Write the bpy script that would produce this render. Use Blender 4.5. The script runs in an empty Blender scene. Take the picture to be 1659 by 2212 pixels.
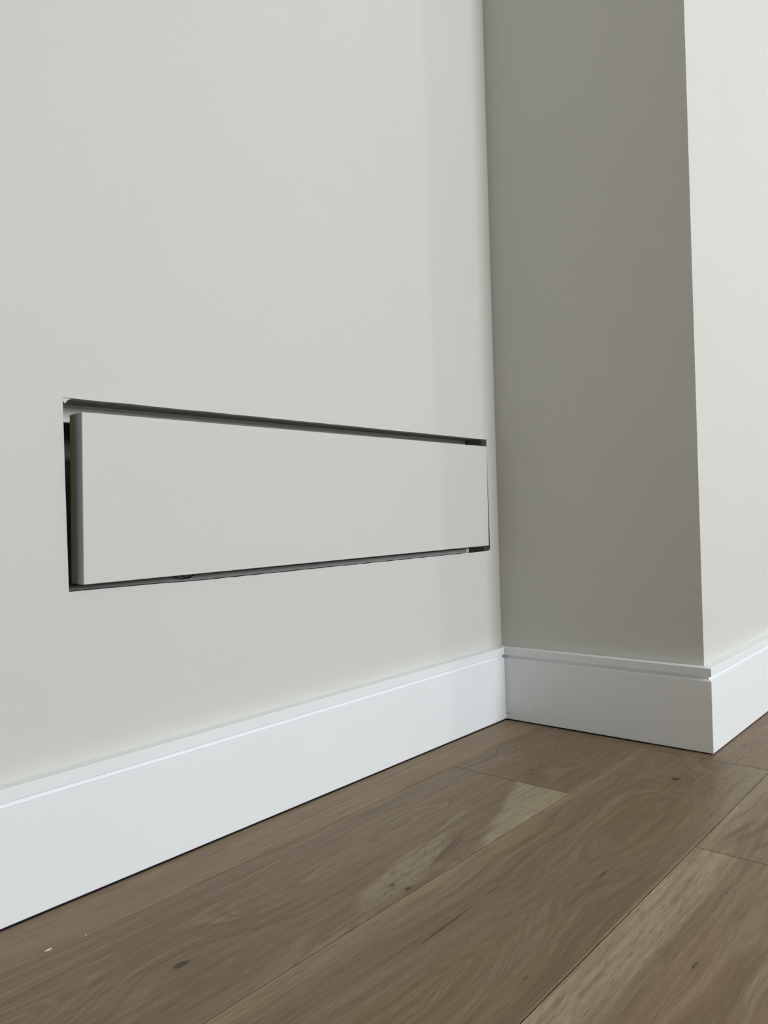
import bpy, bmesh, math, random
from mathutils import Matrix, Vector

# ------------------------------------------------------------------ camera
SC = bpy.context.scene
COL = SC.collection
RT = Vector((0.64772045, -0.76130008, -0.02967169))
UP = Vector((0.01793984, -0.02369445, 0.99955827))
FW = Vector((0.76166684, 0.64796664, 0.00168978))
cam = bpy.data.cameras.new('camera')
cam.sensor_fit = 'HORIZONTAL'
cam.sensor_width = 36.0
cam.lens = 1678.5214 / 1659.0 * 36.0
cam.clip_start = 0.02
cam_ob = bpy.data.objects.new('camera', cam)
COL.objects.link(cam_ob)
m = Matrix((RT, UP, -FW)).transposed().to_4x4()
m.translation = Vector((-1.2483472, -0.78219632, 0.3874912))
cam_ob.matrix_world = m
SC.camera = cam_ob

# ------------------------------------------------------------------ light
SC.view_settings.view_transform = 'Standard'
SC.view_settings.look = 'None'
SC.view_settings.gamma = 1.0
SC.view_settings.use_curve_mapping = False
SC.view_settings.exposure = 0.0
SC.cycles.use_denoising = True
SC.cycles.max_bounces = 8
SC.cycles.diffuse_bounces = 6

world = bpy.data.worlds.new('daylight')
SC.world = world
world.use_nodes = True
bg = world.node_tree.nodes['Background']
bg.inputs['Color'].default_value = (0.72, 0.83, 1.0, 1)
bg.inputs['Strength'].default_value = 0.5

# room extents (the photograph shows only the corner at the origin)
X0, X1, Y0, H = -6.0, 3.2, -5.0, 2.75
PW = 0.36924            # depth of the return wall
EXT = 0.18              # thickness of the outer walls
# windows: (wall, from, to, sill, head)
WINDOWS = [('front', -0.405, 0.604, 0.90, 2.60),
           ('front', 2.28, 2.49, 0.90, 2.60),
           ('right', -2.10, -0.75, 0.90, 2.40)]  # last one: unseen side window, added to brighten the right wall

def area(name, loc, rot, sx, sy, power, col):
    l = bpy.data.lights.new(name, 'AREA')
    l.shape = 'RECTANGLE'; l.size = sx; l.size_y = sy
    l.energy = power; l.color = col
    o = bpy.data.objects.new(name, l); COL.objects.link(o)
    o.location = loc; o.rotation_euler = rot
    return o
DAY = (0.885, 0.945, 1.02)
POW = [151.0, 22.0, 1.5]
for (wl, a, b, s, t), p in zip(WINDOWS, POW):
    c, z = (a + b) / 2, (s + t) / 2
    if wl == 'front':
        area('window_daylight', (c, Y0 - 0.02, z), (math.radians(90), 0, 0), b - a, t - s, p, DAY)
    else:
        area('window_daylight', (X1 + 0.02, c, z), (math.radians(90), 0, math.radians(90)), b - a, t - s, p, DAY)  # area light of the added side window

# ------------------------------------------------------------------ helpers
def tag(o, label=None, cat=None, group=None, kind=None):
    if label: o['label'] = label
    if cat: o['category'] = cat
    if group: o['group'] = group
    if kind: o['kind'] = kind
    return o

def link(name, bm, mat, parent=None, smooth=False):
    me = bpy.data.meshes.new(name)
    bmesh.ops.recalc_face_normals(bm, faces=bm.faces[:])
    bm.to_mesh(me); bm.free()
    if mat: me.materials.append(mat)
    if smooth:
        for f in me.polygons: f.use_smooth = True
    o = bpy.data.objects.new(name, me); COL.objects.link(o)
    if parent: o.parent = parent
    return o

def box_bm(bm, a, b, bevel=0.0):
    vs = [bm.verts.new((x, y, z)) for x in (a[0], b[0]) for y in (a[1], b[1]) for z in (a[2], b[2])]
    q = [(0, 1, 3, 2), (4, 6, 7, 5), (0, 4, 5, 1), (2, 3, 7, 6), (0, 2, 6, 4), (1, 5, 7, 3)]
    fs = [bm.faces.new([vs[i] for i in f]) for f in q]
    if bevel:
        es = list({e for f in fs for e in f.edges})
        bmesh.ops.bevel(bm, geom=es, offset=bevel, segments=2, affect='EDGES', profile=0.5)
    return bm

def box(name, a, b, mat, parent=None, bevel=0.0):
    return link(name, box_bm(bmesh.new(), a, b, bevel), mat, parent)

def prism(bm, front, back):
    """closed solid between two matching loops"""
    f = [bm.verts.new(p) for p in front]; k = [bm.verts.new(p) for p in back]
    n = len(f)
    bm.faces.new(f); bm.faces.new(k[::-1])
    for i in range(n):
        bm.faces.new((f[i], f[(i + 1) % n], k[(i + 1) % n], k[i]))
    return bm

def tube(name, pts, rad, mat, parent=None, sides=8):
    bm = bmesh.new(); rings = []
    P = [Vector(p) for p in pts]
    for i, p in enumerate(P):
        d = (P[min(i + 1, len(P) - 1)] - P[max(i - 1, 0)]).normalized()
        n = d.cross(Vector((0, 1, 0.03))).normalized(); b = d.cross(n)
        rings.append([bm.verts.new(p + rad * (n * math.cos(k * 2 * math.pi / sides) + b * math.sin(k * 2 * math.pi / sides))) for k in range(sides)])
    for r0, r1 in zip(rings, rings[1:]):
        for k in range(sides):
            bm.faces.new((r0[k], r0[(k + 1) % sides], r1[(k + 1) % sides], r1[k]))
    bm.faces.new(rings[0][::-1]); bm.faces.new(rings[-1])
    return link(name, bm, mat, parent, True)

def srgb(r, g, b):
    def c(v):
        v /= 255.0
        return v / 12.92 if v <= 0.04045 else ((v + 0.055) / 1.055) ** 2.4
    return (c(r), c(g), c(b), 1.0)

# ------------------------------------------------------------------ node expression helper
class G:
    """builds a shader graph from python expressions"""
    def __init__(s, name):
        s.mat = bpy.data.materials.new(name); s.mat.use_nodes = True
        s.t = s.mat.node_tree; s.n = s.t.nodes; s.l = s.t.links
        s.bsdf = s.n['Principled BSDF']
        tc = s.n.new('ShaderNodeTexCoord'); s.obj = tc.outputs['Object']
        sp = s.n.new('ShaderNodeSeparateXYZ'); s.l.new(s.obj, sp.inputs[0])
        s.x, s.y, s.z = sp.outputs
    def put(s, v, sock):
        if isinstance(v, bpy.types.NodeSocket): s.l.new(v, sock)
        else: sock.default_value = v
    def math(s, op, a, b=0.0, c=0.0, clamp=False):
        n = s.n.new('ShaderNodeMath'); n.operation = op; n.use_clamp = clamp
        s.put(a, n.inputs[0]); s.put(b, n.inputs[1]); s.put(c, n.inputs[2])
        return n.outputs[0]
    def add(s, a, b): return s.math('ADD', a, b)
    def sub(s, a, b): return s.math('SUBTRACT', a, b)
    def mul(s, a, b): return s.math('MULTIPLY', a, b)
    def mad(s, a, b, c): return s.math('MULTIPLY_ADD', a, b, c)
    def vec(s, x, y, z=0.0):
        n = s.n.new('ShaderNodeCombineXYZ')
        for v, i in zip((x, y, z), n.inputs): s.put(v, i)
        return n.outputs[0]
    def noise(s, v, scale=1.0, detail=2.0, rough=0.5):
        n = s.n.new('ShaderNodeTexNoise'); n.noise_dimensions = '3D'
        s.l.new(v, n.inputs['Vector']); n.inputs['Scale'].default_value = scale
        n.inputs['Detail'].default_value = detail; n.inputs['Roughness'].default_value = rough
        return n.outputs[0]
    def step(s, v, a, b, lo=0.0, hi=1.0):
        n = s.n.new('ShaderNodeMapRange'); n.interpolation_type = 'SMOOTHSTEP'
        s.put(v, n.inputs['Value'])
        for k, q in zip(('From Min', 'From Max', 'To Min', 'To Max'), (a, b, lo, hi)): s.put(q, n.inputs[k])
        return n.outputs[0]
    def mix(s, f, a, b, kind='MIX'):
        n = s.n.new('ShaderNodeMix'); n.data_type = 'RGBA'; n.blend_type = kind
        s.put(f, n.inputs['Factor']); s.put(a, n.inputs['A'] if False else n.inputs[6]); s.put(b, n.inputs[7])
        return n.outputs[2]
    def bump(s, h, dist, strength=1.0):
        n = s.n.new('ShaderNodeBump'); s.l.new(h, n.inputs['Height'])
        n.inputs['Distance'].default_value = dist; n.inputs['Strength'].default_value = strength
        s.l.new(n.outputs[0], s.bsdf.inputs['Normal'])
    def out(s, col, rough=0.5, spec=0.5):
        s.put(col, s.bsdf.inputs['Base Color']); s.put(rough, s.bsdf.inputs['Roughness'])
        s.bsdf.inputs['Specular IOR Level'].default_value = spec
        return s.mat

def paint(name, col, rough, spec, relief=0.00012, scale=420.0):
    g = G(name)
    n = g.noise(g.obj, scale, 2.0)
    v = g.noise(g.obj, 2.3, 2.0)
    c = g.mix(g.step(v, 0.3, 0.7), col, tuple(min(1, q * 0.985) for q in col[:3]) + (1,))
    g.bump(n, relief, 0.6)
    return g.out(c, rough, spec)

def plain(name, col, rough=0.6, spec=0.4, scale=60.0, var=0.12):
    g = G(name)
    n = g.noise(g.obj, scale, 3.0)
    c = g.mix(n, tuple(q * (1 + var) for q in col[:3]) + (1,), tuple(q * (1 - var) for q in col[:3]) + (1,))
    return g.out(c, rough, spec)

# ------------------------------------------------------------------ oak
BASE = srgb(163, 142, 115); DARK = srgb(118, 97, 75); PALE = srgb(206, 194, 169)
PINK = srgb(169, 138, 120); OLIVE = srgb(164, 143, 100); STREAK = srgb(92, 70, 55)

def oak(name, seed, y0=-0.1, z0=0.05, slope=0.06, freq=95.0, ring=0.5, pore=0.5, tint=1.0,
        sap=(), knots=(), streaks=(), bumps=(), patches=(), local=False, hue=0.5):
    """one board's oak: growth rings of a log cut lengthwise, pores, sapwood, knots and brown streaks.
    sap: (y at x=0, dy/dx, width, side, amount, wobble);  knots: (x, y, rx, ry, amount);
    bumps: (x, y, rx, ry, rise) bends the rings;  streaks: (x0, y0, x1, y1, half width, amount)"""
    g = G(name)
    x, y = g.x, g.y
    if local:
        info = g.n.new('ShaderNodeObjectInfo')
        off = g.mul(info.outputs['Random'], 37.0)
        x = g.add(x, off)
        seedv = g.add(off, seed)
    else:
        seedv = float(seed)
    def nz(fx, fy, det=2.0, rough=0.5, k=0.0):
        return g.sub(g.noise(g.vec(g.mul(x, fx), g.mul(y, fy), g.add(seedv, k)), 1.0, det, rough), 0.5)
    w1 = nz(2.2, 7.0, 2.0, 0.5, 1.3)
    w2 = nz(11.0, 38.0, 2.0, 0.55, 4.1)
    w3 = nz(1.5, 2.0, 1.0, 0.5, 7.7)
    yy = g.add(g.sub(y, y0), g.add(g.mul(w1, 0.075), g.mul(w2, 0.012)))
    zz = g.add(g.mad(x, slope, z0), g.mul(w3, 0.10))
    r = g.math('SQRT', g.add(g.mul(yy, yy), g.mul(zz, zz)))
    def gauss(cx, cy, rx, ry):
        a = g.mul(g.sub(x, cx), 1.0 / rx); b = g.mul(g.sub(y, cy), 1.0 / ry)
        return g.math('POWER', 2.71828, g.mul(g.add(g.mul(a, a), g.mul(b, b)), -1.0))
    for (cx, cy, rx, ry, rise) in bumps:
        r = g.mad(gauss(cx, cy, rx, ry), rise, r)
    # growth rings
    rg = g.noise(g.vec(g.mul(r, freq), g.mul(x, 0.5), g.add(seedv, 2.0)), 1.0, 2.0, 0.6)
    ringm = g.step(rg, 0.30, 0.68)
    # broad colour drift
    d1 = g.step(nz(1.6, 9.0, 2.0, 0.5, 11.0), -0.16, 0.16)
    d2 = g.step(nz(3.0, 16.0, 2.0, 0.5, 17.0), -0.14, 0.14)
    warm = g.mix(d2, OLIVE, PINK)
    col = g.mix(g.mul(d1, hue), BASE, warm)
    col = g.mix(g.mul(ringm, 0.60 * ring), col, DARK)
    rg2 = g.noise(g.vec(g.mul(r, freq * 1.5), g.mul(x, 2.0), g.add(seedv, 5.0)), 1.0, 1.5, 0.5)
    ridge = g.step(g.math('ABSOLUTE', g.sub(rg2, 0.5)), 0.075, 0.0)
    col = g.mix(g.mul(g.mul(ridge, g.step(d1, 0.0, 1.0, 0.45, 1.0)), 0.42 * ring), col, PALE)
    # sapwood and other pale zones
    sapmask = None
    dash = None
    for (cx, cy, ang, rx, ry, amt) in patches:
        ca, sa = math.cos(ang), math.sin(ang)
        dx, dy = g.sub(x, cx), g.add(g.sub(y, cy), g.add(g.mul(w2, 0.010), g.mul(nz(7.0, 120.0, 2.0, 0.6, 29.0), 0.010)))
        a = g.mul(g.add(g.mul(dx, ca), g.mul(dy, sa)), 1.0 / rx)
        b = g.mul(g.add(g.mul(dx, -sa), g.mul(dy, ca)), 1.0 / ry)
        q = g.mul(g.step(g.add(g.mul(a, a), g.mul(b, b)), 1.5, 0.35), amt)
        sapmask = q if sapmask is None else g.math('MAXIMUM', sapmask, q)
        if ry > 0.01:
            u = g.add(g.mul(dx, math.cos(ang + 0.12)), g.mul(dy, math.sin(ang + 0.12)))
            v = g.add(g.mul(dx, -math.sin(ang + 0.12)), g.mul(dy, math.cos(ang + 0.12)))
            dn = g.noise(g.vec(g.mul(u, 62.0), g.mul(v, 330.0), g.add(seedv, 31.0)), 1.0, 1.0, 0.5)
            dash = g.mul(q, g.step(dn, 0.54, 0.66))
    for (ya, k, wdt, side, amt, wob) in sap:
        e = g.sub(y, g.mad(x, k, ya))
        e = g.add(e, g.add(g.mul(w2, 0.020 * wob), g.mul(nz(9.0, 160.0, 2.0, 0.6, 23.0), 0.014 * wob)))
        q = g.step(g.mul(e, float(side)), -wdt, wdt)
        q = g.mul(q, amt)
        sapmask = q if sapmask is None else g.math('MAXIMUM', sapmask, q)
    if sapmask is not None:
        col = g.mix(sapmask, col, PALE)
    # pores: fine dark dashes along the grain
    gy = g.add(y, g.add(g.mul(w1, 0.022), g.mul(w2, 0.005)))
    p1 = g.noise(g.vec(g.mul(x, 42.0), g.mul(gy, 1700.0), g.add(seedv, 9.0)), 1.0, 1.0, 0.5)
    p2 = g.noise(g.vec(g.mul(x, 5.0), g.mul(gy, 260.0), g.add(seedv, 3.0)), 1.0, 2.0, 0.5)
    lim = g.sub(0.66, g.add(g.mul(ringm, 0.05), g.mul(p2, 0.16)))
    pm = g.step(g.sub(p1, lim), 0.0, 0.10)
    if sapmask is not None:
        pm = g.mul(pm, g.mad(sapmask, 0.5, 0.8))
    col = g.mix(g.math('MULTIPLY', pm, 0.62 * pore, clamp=True), col, srgb(100, 82, 62))
    if dash is not None:
        col = g.mix(g.mul(dash, 0.75), col, srgb(98, 80, 60))
    f1 = g.noise(g.vec(g.mul(x, 30.0), g.mul(gy, 1500.0), g.add(seedv, 6.0)), 1.0, 2.0, 0.6)
    col = g.mix(g.mul(g.step(f1, 0.35, 0.7), 0.22), col, PALE)
    f2 = g.noise(g.vec(g.mul(x, 7.0), g.mul(gy, 150.0), g.add(seedv, 8.0)), 1.0, 3.0, 0.6)
    col = g.mix(g.mul(g.step(f2, 0.38, 0.68), 0.34), col, DARK)
    for (cx, cy, rx, ry, amt) in knots:
        halo = gauss(cx + 3 * rx * w_off(cx), cy, rx * 3.2, ry * 3.0)
        col = g.mix(g.mul(halo, 0.30 * min(1, amt)), col, DARK)
        a = g.mul(g.sub(x, cx), 1.0 / rx)
        b = g.mul(g.add(g.sub(y, cy), g.mul(w2, ry * 1.6)), 1.0 / ry)
        dd = g.add(g.mul(a, a), g.mul(b, b))
        col = g.mix(g.mul(g.step(dd, 1.25, 0.35), amt), col, srgb(62, 56, 54))
    for (xa, ya, xb, yb, hw, amt) in streaks:
        L = math.hypot(xb - xa, yb - ya); ux, uy = (xb - xa) / L, (yb - ya) / L
        s = g.add(g.mul(g.sub(x, xa), ux), g.mul(g.sub(y, ya), uy))
        t = g.add(g.mul(g.sub(x, xa), -uy), g.mul(g.sub(y, ya), ux))
        t = g.add(t, g.mul(w2, hw * 1.5))
        sn = g.mad(s, 2.0 / L, -1.0)
        fall = g.step(g.math('ABSOLUTE', sn), 1.0, 0.25)
        wid = g.mad(fall, hw, hw * 0.1)
        q = g.step(g.math('DIVIDE', g.math('ABSOLUTE', t), wid), 1.0, 0.2)
        col = g.mix(g.mul(g.mul(q, fall), amt), col, STREAK)
    tint *= 0.60
    col = g.mix(1.0, col, (tint, tint * 0.955, tint * 0.89, 1), 'MULTIPLY')
    if local:
        col = g.mix(0.16, col, g.mix(info.outputs['Random'], DARK, PALE))
    h = g.add(g.mul(pm, -1.0), g.mul(f1, 0.35))
    g.bump(h, 0.00018, 0.6)
    return g.out(col, g.mad(f2, 0.10, 0.44), 0.34)

def w_off(c): return 0.0

M = {}
M['wall'] = paint('warm_white_wall_paint', srgb(217, 217, 212), 0.62, 0.30)
M['trim'] = paint('white_trim_enamel', srgb(245, 248, 251), 0.42, 0.40, 0.00005, 260.0)
g = G('scuffed_white_enamel')
_n = g.noise(g.obj, 55.0, 3.0, 0.65); _s = g.noise(g.vec(g.mul(g.x, 40.0), g.mul(g.y, 30.0), g.mul(g.z, 160.0)), 1.0, 2.0, 0.6)
_m = g.mul(g.mul(g.step(g.y, -0.13, -0.03), g.step(g.z, 0.045, 0.004)), g.step(g.mul(_n, _s), 0.27, 0.42))
g.bump(g.noise(g.obj, 260.0, 2.0), 0.00005, 0.6)
M['trim_scuffed'] = g.out(g.mix(g.mul(_m, 0.55), srgb(245, 248, 251), srgb(150, 146, 140)), 0.42, 0.40)
M['panel'] = paint('panel_wall_paint', srgb(216, 216, 212), 0.58, 0.30, 0.00008, 300.0)
M['ceiling'] = paint('ceiling_paint', srgb(230, 224, 206), 0.8, 0.2)
M['gypsum'] = plain('cut_plasterboard', srgb(192, 191, 186), 0.9, 0.1, 300.0, 0.25)
M['shaded_sill_paper'] = plain('shaded_board_paper', srgb(104, 100, 94), 0.9, 0.1, 300.0, 0.25)  # raw paper of the sill, with shade under the panel mixed into its colour
M['cavity'] = plain('dark_cavity_lining', srgb(158, 155, 146), 0.9, 0.1)
M['rail'] = plain('white_primed_rail', srgb(238, 238, 234), 0.6, 0.3, 40.0, 0.02)
M['shaded_back'] = plain('shaded_board_back', srgb(190, 186, 168), 0.8, 0.2, 500.0, 0.15)  # rear of the panel edge; shade inside the recess put into the colour
M['edge'] = plain('panel_side_cool_shade', srgb(184, 193, 206), 0.6, 0.3, 200.0, 0.05)  # cool dim light on the panel's sides, painted into their colour
M['black_wire'] = plain('black_wire_sheath', srgb(26, 26, 26), 0.5, 0.4)
M['red_wire'] = plain('dull_red_wire_sheath', srgb(92, 72, 68), 0.5, 0.4)
M['caulk'] = plain('white_caulk', srgb(236, 236, 232), 0.6, 0.3)
M['chip'] = plain('white_paint_fleck', srgb(226, 224, 216), 0.7, 0.3)
M['subfloor'] = plain('dark_subfloor', srgb(52, 44, 36), 0.9, 0.1)
M['strip'] = plain('gap_shade_colour', srgb(34, 34, 40), 0.9, 0.1)  # near-black colour painting the shade below the baseboards
M['frame'] = paint('window_frame_paint', srgb(240, 240, 238), 0.4, 0.4)
gl = bpy.data.materials.new('window_glass'); gl.use_nodes = True
gb = gl.node_tree.nodes['Principled BSDF']
gb.inputs['Transmission Weight'].default_value = 1.0; gb.inputs['Roughness'].default_value = 0.0
gb.inputs['Base Color'].default_value = (0.97, 0.99, 0.98, 1)
M['glass'] = gl
M['dark_wall'] = paint('bounce_cutting_wall', srgb(88, 86, 82), 0.7, 0.3)  # unseen far wall made dark to cut light bounced into the corner

# ------------------------------------------------------------------ structure: walls
DW = 0.0125      # plasterboard thickness
OP = dict(TL=(-0.8436, 0.5191), TR=(-0.0318, 0.5178), BR=(-0.0330, 0.3126), BL=(-0.8428, 0.3149))

def left_wall():
    bm = bmesh.new()
    rnd = random.Random(4)
    n = 70
    def edge(p, q, jag):
        out = []
        for i in range(n):
            f = i / n
            j = rnd.uniform(-jag, jag) * (1 if 0.02 < f < 0.98 else 0)
            out.append((p[0] + (q[0] - p[0]) * f, p[1] + (q[1] - p[1]) * f + j))
        return out
    top = edge(OP['TL'], OP['TR'], 0.00025)
    rgt = [OP['TR'], (-0.0310, 0.43)]
    bot = [(px, pz + (0 if k in (0, n - 1) else rnd.uniform(-0.0003, 0.0003))) for k, (px, pz) in enumerate(edge(OP['BR'], (-0.670, 0.3127), 0.0))]
    bot += [(-0.670, 0.3127), (-0.70, 0.3131), (-0.73, 0.3139), (-0.76, 0.3142), (-0.80, 0.3146)]
    lft = [OP['BL'], (-0.8431, 0.36), (-0.8434, 0.42)]
    # chipped lower right corner
    hole = top + rgt + bot[1:] + lft
    hole.insert(len(top) + 2, (-0.0297, 0.3172)); hole.insert(len(top) + 3, (-0.0306, 0.3142))
    outer = {'tl': (X0, H), 'tr': (0, H), 'br': (0, -0.034), 'bl': (X0, -0.034)}
    for yv in (0.0, DW):
        hv = [bm.verts.new((a, yv, b)) for a, b in hole]
        ov = {k: bm.verts.new((a, yv, b)) for k, (a, b) in outer.items()}
        nt = len(top)
        ib = len(top) + 4
        iblast = ib + len(bot) - 1
        bm.faces.new([ov['tl'], ov['tr']] + hv[:nt + 1][::-1])
        bm.faces.new([ov['tr'], ov['br']] + hv[nt:ib][::-1])
        bm.faces.new([ov['br'], ov['bl']] + hv[ib - 1:iblast + 1][::-1])
        bm.faces.new([ov['bl'], ov['tl'], hv[0]] + hv[iblast:][::-1])
        if yv == 0.0: h0, o0 = hv, ov
        else: h1, o1 = hv, ov
    reveal = []
    for i in range(len(h0)):
        j = (i + 1) % len(h0)
        reveal.append(bm.faces.new((h0[i], h0[j], h1[j], h1[i])))
    for a, b in (('tl', 'tr'), ('tr', 'br'), ('br', 'bl'), ('bl', 'tl')):
        bm.faces.new((o0[a], o0[b], o1[b], o1[a]))
    for i, f in enumerate(reveal): f.material_index = 2 if ib - 1 <= i < iblast else 1
    o = link('wall_left', bm, M['wall'])
    o.data.materials.append(M['gypsum'])
    o.data.materials.append(M['shaded_sill_paper'])
    return tag(o, kind='structure')
WL = left_wall()

# framing behind the opening: header, jambs, sill plate and dark back
CB = 0.115
box('stud_header', (-0.875, DW, 0.5195), (-0.018, CB, 0.56), M['cavity'], WL)
box('jamb_stud', (-0.0305, DW, 0.27), (-0.018, CB, 0.5195), M['cavity'], WL)
box('jamb_stud', (-0.905, DW, 0.27), (-0.868, CB, 0.56), M['cavity'], WL)
box('sill_stud', (-0.868, DW, 0.24), (-0.018, CB, 0.27), M['cavity'], WL)
box('cavity_back', (-0.905, CB, 0.24), (-0.018, CB + 0.012, 0.56), M['cavity'], WL)
# a flap of torn plaster skin in the top left corner of the cut-out
bm = bmesh.new()
FLAP = [(-0.8434, 0.5188), (-0.8385, 0.5188), (-0.8332, 0.5185), (-0.8358, 0.5178), (-0.8378, 0.5165), (-0.8392, 0.5148), (-0.8404, 0.5133), (-0.8417, 0.5141), (-0.8428, 0.5162)]
prism(bm, [(a, 0.0012, b) for a, b in FLAP], [(a + 0.0006, 0.0050, b + 0.0006 * (b < 0.518)) for a, b in FLAP])
link('plaster_flap', bm, M['wall'], WL)

def wall_block(name, a, b, mat):
    return tag(box(name, a, b, mat), kind='structure')
# return wall and the wall it leads to (one solid pier, two faces)
bm = bmesh.new()
prism(bm, [(0, 0.0125, 0), (0, -PW, 0), (0.10, -PW + 0.10, 0), (0.10, 0.0125, 0)], [(0, 0.0125, H), (0, -PW, H), (0.10, -PW + 0.10, H), (0.10, 0.0125, H)])
tag(link('wall_back', bm, M['wall']), kind='structure')
bm = bmesh.new()
prism(bm, [(0, -PW, 0), (X1, -PW, 0), (X1, -PW + 0.10, 0), (0.10, -PW + 0.10, 0)], [(0, -PW, H), (X1, -PW, H), (X1, -PW + 0.10, H), (0.10, -PW + 0.10, H)])
tag(link('wall_right', bm, M['wall']), kind='structure')

# outer walls with window openings
def holed_wall(name, axis, const, thick, lo, hi, holes):
    """axis 'x': wall runs along x at y=const"""
    bm = bmesh.new()
    us = sorted({lo, hi} | {h[0] for h in holes} | {h[1] for h in holes})
    for u0, u1 in zip(us, us[1:]):
        hs = [h for h in holes if h[0] <= u0 and h[1] >= u1]
        spans = [(0.0, H)] if not hs else [(0.0, hs[0][2]), (hs[0][3], H)]
        for z0, z1 in spans:
            if axis == 'x': box_bm(bm, (u0, const, z0), (u1, const + thick, z1))
            else: box_bm(bm, (const, u0, z0), (const + thick, u1, z1))
    return tag(link(name, bm, M['wall']), kind='structure')
holed_wall('wall_front', 'x', Y0, -EXT, X0 - EXT, X1 + EXT, [w[1:] for w in WINDOWS if w[0] == 'front'])
holed_wall('wall_side', 'y', X1, EXT, Y0, -PW, [w[1:] for w in WINDOWS if w[0] == 'right'])
tag(box('wall_far', (X0 - EXT, Y0, 0), (X0, DW, H), M['dark_wall']), kind='structure')
tag(box('ceiling', (X0 - EXT, Y0 - EXT, H), (X1 + EXT, DW, H + 0.1), M['ceiling']), kind='structure')
for i, (wl, a, b, s, t) in enumerate(WINDOWS):
    bm = bmesh.new(); fw = 0.05
    def bar(u0, u1, z0, z1):
        if wl == 'front': box_bm(bm, (u0, Y0 - 0.14, z0), (u1, Y0 - 0.08, z1), 0.004)
        else: box_bm(bm, (X1 + 0.08, u0, z0), (X1 + 0.14, u1, z1), 0.004)
    bar(a, a + fw, s, t); bar(b - fw, b, s, t); bar(a + fw, b - fw, s, s + fw); bar(a + fw, b - fw, t - fw, t)
    w = tag(link('window_%d' % (i + 1), bm, M['frame']), kind='structure')
    if wl == 'front': box('pane', (a + fw, Y0 - 0.113, s + fw), (b - fw, Y0 - 0.107, t - fw), M['glass'], w)
    else: box('pane', (X1 + 0.107, a + fw, s + fw), (X1 + 0.113, b - fw, t - fw), M['glass'], w)

# ------------------------------------------------------------------ baseboards
T, BH, ZB = 0.01511, 0.1334, 0.0019
PROF = [(0.0004, ZB), (T - 0.0006, ZB), (T, ZB + 0.0006), (T, 0.1132), (T - 0.0004, 0.1137), (T - 0.0044, 0.1148), (T - 0.0050, 0.1156),
        (T - 0.0050, 0.1203), (T - 0.0006, 0.1199), (T, 0.1204), (T, BH - 0.0006), (T - 0.0006, BH), (0.0004, BH)]
def baseboard(name, path, mitre):
    """path: two end points on the wall plane; mitre(d) shifts each end for projection d"""
    bm = bmesh.new()
    f = [mitre(0, d) + (z,) for d, z in PROF]; k = [mitre(1, d) + (z,) for d, z in PROF]
    prism(bm, f, k)
    return tag(link(name, bm, M['trim']), kind='structure')
BL_ = baseboard('baseboard_left', None, lambda e, d: (X0, -d) if e == 0 else (-d - 0.0002, -d))
BB_ = baseboard('baseboard_back', None, lambda e, d: (-d, -d - 0.0002) if e == 0 else (-d, -PW - d + 0.0001))
BB_.data.materials[0] = M['trim_scuffed']
BR_ = baseboard('baseboard_right', None, lambda e, d: (-d + 0.0001, -PW - d) if e == 0 else (X1, -PW - d))
# caulk left in the inner corner
rnd = random.Random(2)
def blob(name, c, r, mat, parent, sx=1, sy=1, sz=1, seed=1, sub=1):
    bm = bmesh.new(); bmesh.ops.create_icosphere(bm, subdivisions=sub, radius=1.0)
    rr = random.Random(seed)
    for v in bm.verts:
        k = rr.uniform(0.75, 1.15)
        v.co = Vector((c[0] + v.co.x * r * sx * k, c[1] + v.co.y * r * sy * k, c[2] + v.co.z * r * sz * k))
    return link(name, bm, mat, parent, True)
blob('caulk_bead', (-T - 0.0012, -T - 0.0012, 0.0045), 0.0022, M['caulk'], BL_, 1, 1, 1.5, 5)
blob('caulk_bead', (-0.0030, -0.0022, BH + 0.0006), 0.0022, M['caulk'], BL_, 1.6, 0.8, 0.7, 8)

# ------------------------------------------------------------------ floor
FL = tag(box('floor', (X0, Y0, -0.034), (X1, DW, -0.0145), M['subfloor']), kind='structure')
# added dark strips that paint the shade in the expansion gap under the baseboards
box('gap_shade_strip', (X0, -0.0130, -0.0145), (-0.0130, -0.0006, 0.0010), M['strip'], FL)
box('gap_shade_strip', (-0.0130, -PW - 0.012, -0.0145), (-0.0006, -0.0006, 0.0010), M['strip'], FL)
S = [-0.0875, -0.2799, -0.4710]
W = 0.1915
rows = [(-0.0875, -T + 0.0012)] + [(-0.2799, -0.0875), (-0.4710, -0.2799)]
yv = -0.4710
while yv > Y0 + 0.02:
    rows.append((max(yv - W, Y0), yv)); yv -= W
def plank(x0, x1, y0, y1, mat):
    gp = 0.00036
    bm = box_bm(bmesh.new(), (x0 + gp, y0 + gp, -0.0145), (x1 - gp, y1 - gp, 0.0))
    top = [e for e in bm.edges if all(abs(v.co.z) < 1e-6 for v in e.verts)]
    bmesh.ops.bevel(bm, geom=top, offset=0.0008, segments=1, affect='EDGES')
    return link('plank', bm, mat, FL)

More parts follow.
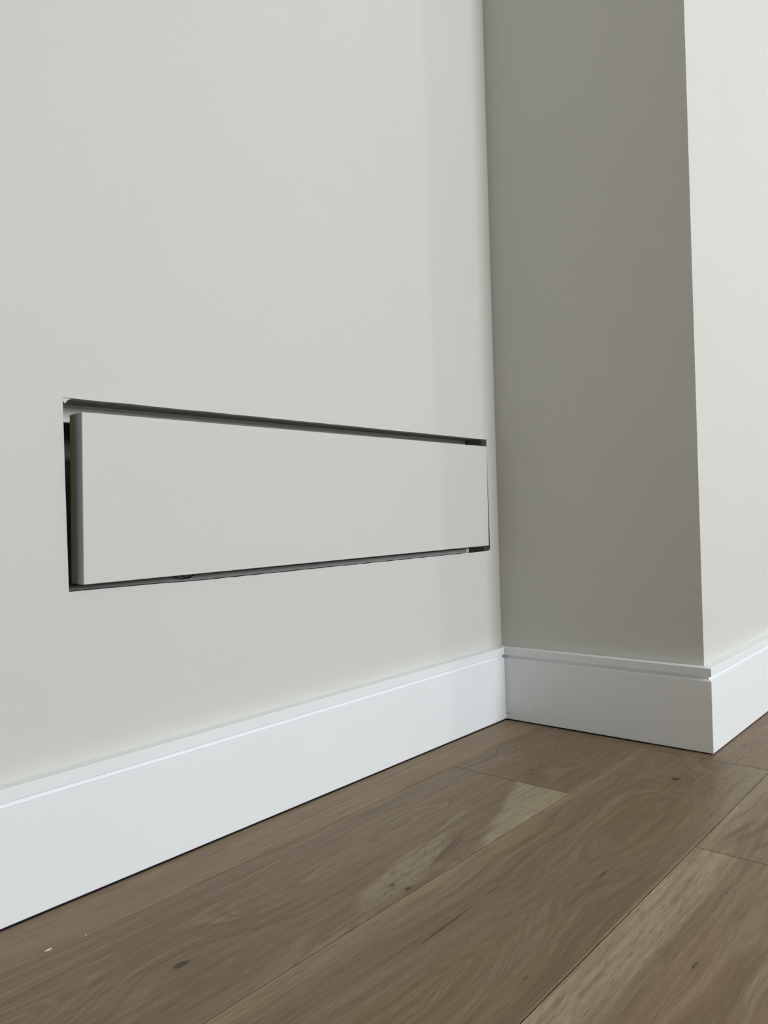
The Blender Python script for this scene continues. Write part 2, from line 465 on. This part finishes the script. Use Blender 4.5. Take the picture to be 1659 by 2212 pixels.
OAK0 = oak('oak_grey_straight_grain', 3, y0=0.20, z0=0.10, slope=0.02, freq=70, ring=0.40, pore=0.25, hue=0.15, tint=1.12,
           streaks=[(-0.735, -0.0395, -0.655, -0.0405, 0.0016, 0.7), (-0.245, -0.0300, -0.150, -0.0290, 0.0015, 0.6), (-0.62, -0.018, -0.50, -0.021, 0.002, 0.3)])
OAK1 = oak('oak_knotty_with_pale_edge', 11, y0=-0.175, z0=0.05, slope=0.075, freq=120, ring=0.7, pore=0.7, hue=0.3, tint=0.98,
           sap=[(-0.0965, 0.36, 0.006, -1, 1.0, 1.0)],
           patches=[(-0.600, -0.246, 0.20, 0.100, 0.020, 0.62), (-0.455, -0.207, 0.22, 0.045, 0.006, 0.6), (-0.735, -0.273, 0.12, 0.05, 0.004, 0.5)],
           knots=[(-0.8546, -0.1992, 0.0085, 0.0042, 0.85), (-0.6330, -0.2545, 0.0050, 0.0024, 0.75), (-0.6290, -0.2722, 0.0052, 0.0026, 0.85)],
           bumps=[(-0.85, -0.20, 0.09, 0.045, 0.05), (-0.62, -0.26, 0.16, 0.035, 0.05), (-0.50, -0.16, 0.08, 0.04, -0.03)],
           streaks=[(-0.80, -0.277, -0.66, -0.266, 0.003, 0.3), (-0.60, -0.268, -0.46, -0.232, 0.0045, 0.55), (-0.61, -0.2335, -0.40, -0.203, 0.0022, 0.45), (-0.55, -0.262, -0.47, -0.240, 0.002, 0.6)])
OAK2 = oak('oak_swirled_grain', 23, y0=-0.185, z0=0.03, slope=0.16, freq=190, ring=0.75, pore=0.35, hue=0.4, tint=0.96,
           knots=[(-0.2335, -0.1925, 0.006, 0.0022, 0.6)],
           bumps=[(-0.20, -0.17, 0.06, 0.05, 0.05), (-0.12, -0.12, 0.06, 0.04, -0.04)])
OAK3 = oak('oak_wide_warm_grain', 37, y0=-0.39, z0=0.045, slope=0.05, freq=90, ring=0.6, pore=0.7, hue=0.75, tint=1.0,
           sap=[(-0.430, 0.10, 0.028, -1, 0.50, 1.3), (-0.292, 0.0, 0.014, 1, 0.45, 1.3)],
           knots=[(-0.1521, -0.3760, 0.0060, 0.0060, 0.85), (-0.479, -0.4172, 0.0095, 0.0013, 0.75), (-0.690, -0.4460, 0.003, 0.0010, 0.6)],
           bumps=[(-0.152, -0.376, 0.06, 0.05, 0.05), (-0.55, -0.40, 0.13, 0.05, 0.03)],
           streaks=[(-0.735, -0.3472, -0.600, -0.3445, 0.0022, 0.8), (-0.600, -0.3443, -0.555, -0.3437, 0.0014, 0.7), (-0.235, -0.317, -0.165, -0.305, 0.0014, 0.6)])
OAK4 = oak('oak_pale_sapwood_edge', 51, y0=-0.585, z0=0.055, slope=0.05, freq=80, ring=0.85, pore=0.85, hue=0.55, tint=1.18,
           sap=[(-0.5200, -0.010, 0.020, 1, 0.80, 1.3)],
           knots=[(-0.4468, -0.5323, 0.0022, 0.0010, 0.7), (-0.5886, -0.5485, 0.0075, 0.0013, 0.7)])
OAK5 = oak('oak_grey_diagonal_figure', 67, y0=-0.50, z0=0.05, slope=0.12, freq=85, ring=0.75, pore=0.6, hue=0.2, tint=1.14,
           sap=[(-0.490, 0.02, 0.02, 1, 0.45, 1.2)],
           streaks=[(-0.350, -0.4860, -0.215, -0.5080, 0.0060, 0.40), (-0.345, -0.5000, -0.190, -0.5320, 0.0080, 0.35), (-0.345, -0.5200, -0.240, -0.5500, 0.0070, 0.35), (-0.300, -0.4780, -0.150, -0.4950, 0.0035, 0.30)])
OAK6 = oak('oak_greyish_small_knot', 83, y0=-0.45, z0=0.06, slope=0.08, freq=110, ring=0.6, pore=0.35, hue=0.5, tint=1.0,
           knots=[(0.064, -0.4086, 0.008, 0.004, 0.35)], bumps=[(0.064, -0.41, 0.03, 0.03, 0.03)])
OAKG = oak('oak_mixed_boards', 5, y0=-0.30, z0=0.10, slope=0.015, freq=70, ring=0.6, pore=0.6, hue=0.5, local=True)

fixed = {0: [(-2.05, -T + 0.0012, OAK0)],
         1: [(-1.62, -0.2883, OAK1), (-0.2883, -T + 0.0012, OAK2)],
         2: [(-1.95, -0.0403, OAK3), (-0.0403, 1.15, OAK6)],
         3: [(-1.90, -0.3580, OAK4), (-0.3580, 1.05, OAK5)]}
rnd = random.Random(12)
for i, (ya, yb) in enumerate(rows):
    segs = list(fixed.get(i, []))
    if i < 2: xe = -T + 0.0012
    else: xe = X1
    if segs:
        xs = segs[0][0]
        while xs > X0:
            nx = max(X0, xs - rnd.uniform(1.3, 1.9)); segs.insert(0, (nx, xs, OAKG)); xs = nx
        xs = segs[-1][1]
    else:
        xs = X0
    while xs < xe - 1e-6:
        nx = min(xe, xs + rnd.uniform(0.5 if xs == X0 else 1.3, 1.9)); segs.append((xs, nx, OAKG)); xs = nx
    for (a, b, mt) in segs:
        plank(a, b, ya, yb, mt)

# ------------------------------------------------------------------ the access panel in the cut-out
PF = [(-0.8300, -0.0135, 0.5035), (-0.0389, -0.0050, 0.5045), (-0.0407, -0.0050, 0.3228), (-0.8333, -0.0135, 0.3219)]
def slab(d0, d1, inset, mat, name, parent, bevel):
    f, k = [], []
    for (x, y, z), sx, sz in zip(PF, (1, -1, -1, 1), (-1, -1, 1, 1)):
        f.append((x + sx * inset, y + d0, z + sz * inset)); k.append((x + sx * inset, y + d1, z + sz * inset))
    bm = prism(bmesh.new(), f, k)
    if bevel:
        bmesh.ops.bevel(bm, geom=bm.edges[:], offset=bevel, segments=2, affect='EDGES', profile=0.5)
    return link(name, bm, mat, parent)
PC = Vector((-0.4324, -0.005, 0.3219))
panel = bpy.data.objects.new('access_panel', None); COL.objects.link(panel)
panel.empty_display_size = 0.1
tag(panel, 'long white access panel sitting slightly askew in the wall cut-out', 'panel')
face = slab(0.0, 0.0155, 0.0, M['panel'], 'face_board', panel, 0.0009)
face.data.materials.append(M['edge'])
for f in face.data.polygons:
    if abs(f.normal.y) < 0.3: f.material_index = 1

tag(slab(0.0156, 0.0270, 0.0006, M['shaded_back'], 'backing_board', panel, 0.0), 'backing board behind the white face, its colour darkened for recess shade')

# white rails of the recessed frame behind the panel
fr = bpy.data.objects.new('recessed_frame', None); COL.objects.link(fr)
tag(fr, 'pale recessed frame rails behind the access panel, seen through its gaps', 'frame')
box('top_rail', (-0.866, 0.044, 0.4990), (-0.0361, 0.056, 0.5194), M['rail'], fr, 0.0006)
box('bottom_rail', (-0.866, 0.044, 0.2705), (-0.0343, 0.056, 0.3168), M['rail'], fr, 0.0006)

# wire loop drooping in the gap under the panel
cb = bpy.data.objects.new('wire_loop', None); COL.objects.link(cb)
tag(cb, 'two thin wires drooping in a loop in the gap under the white panel', 'wire')
def arc(xa, xb, zt, zb, yv, n=16):
    return [(xa + (xb - xa) * i / n, yv, zt - (zt - zb) * (1 - (2 * i / n - 1) ** 2)) for i in range(n + 1)]
tube('black_wire', arc(-0.692, -0.648, 0.3370, 0.3139, 0.034), 0.00055, M['black_wire'], cb)
tag(tube('red_wire', arc(-0.702, -0.645, 0.3280, 0.3136, 0.0385), 0.00045, M['red_wire'], cb), 'dull reddish wire')

# paint flecks on the boards near the baseboard
f1 = blob('paint_fleck', (-0.9160, -0.0834, 0.0004), 0.0026, M['chip'], None, 1.6, 0.7, 0.25, 3)
tag(f1, 'larger white paint fleck on the board along the left baseboard', 'paint fleck', 'paint flecks on the floor')
f2 = blob('paint_fleck', (-0.8816, -0.0878, 0.0003), 0.0012, M['chip'], None, 1.0, 0.8, 0.3, 9)
tag(f2, 'tiny white paint fleck lying on the first board seam', 'paint fleck', 'paint flecks on the floor')
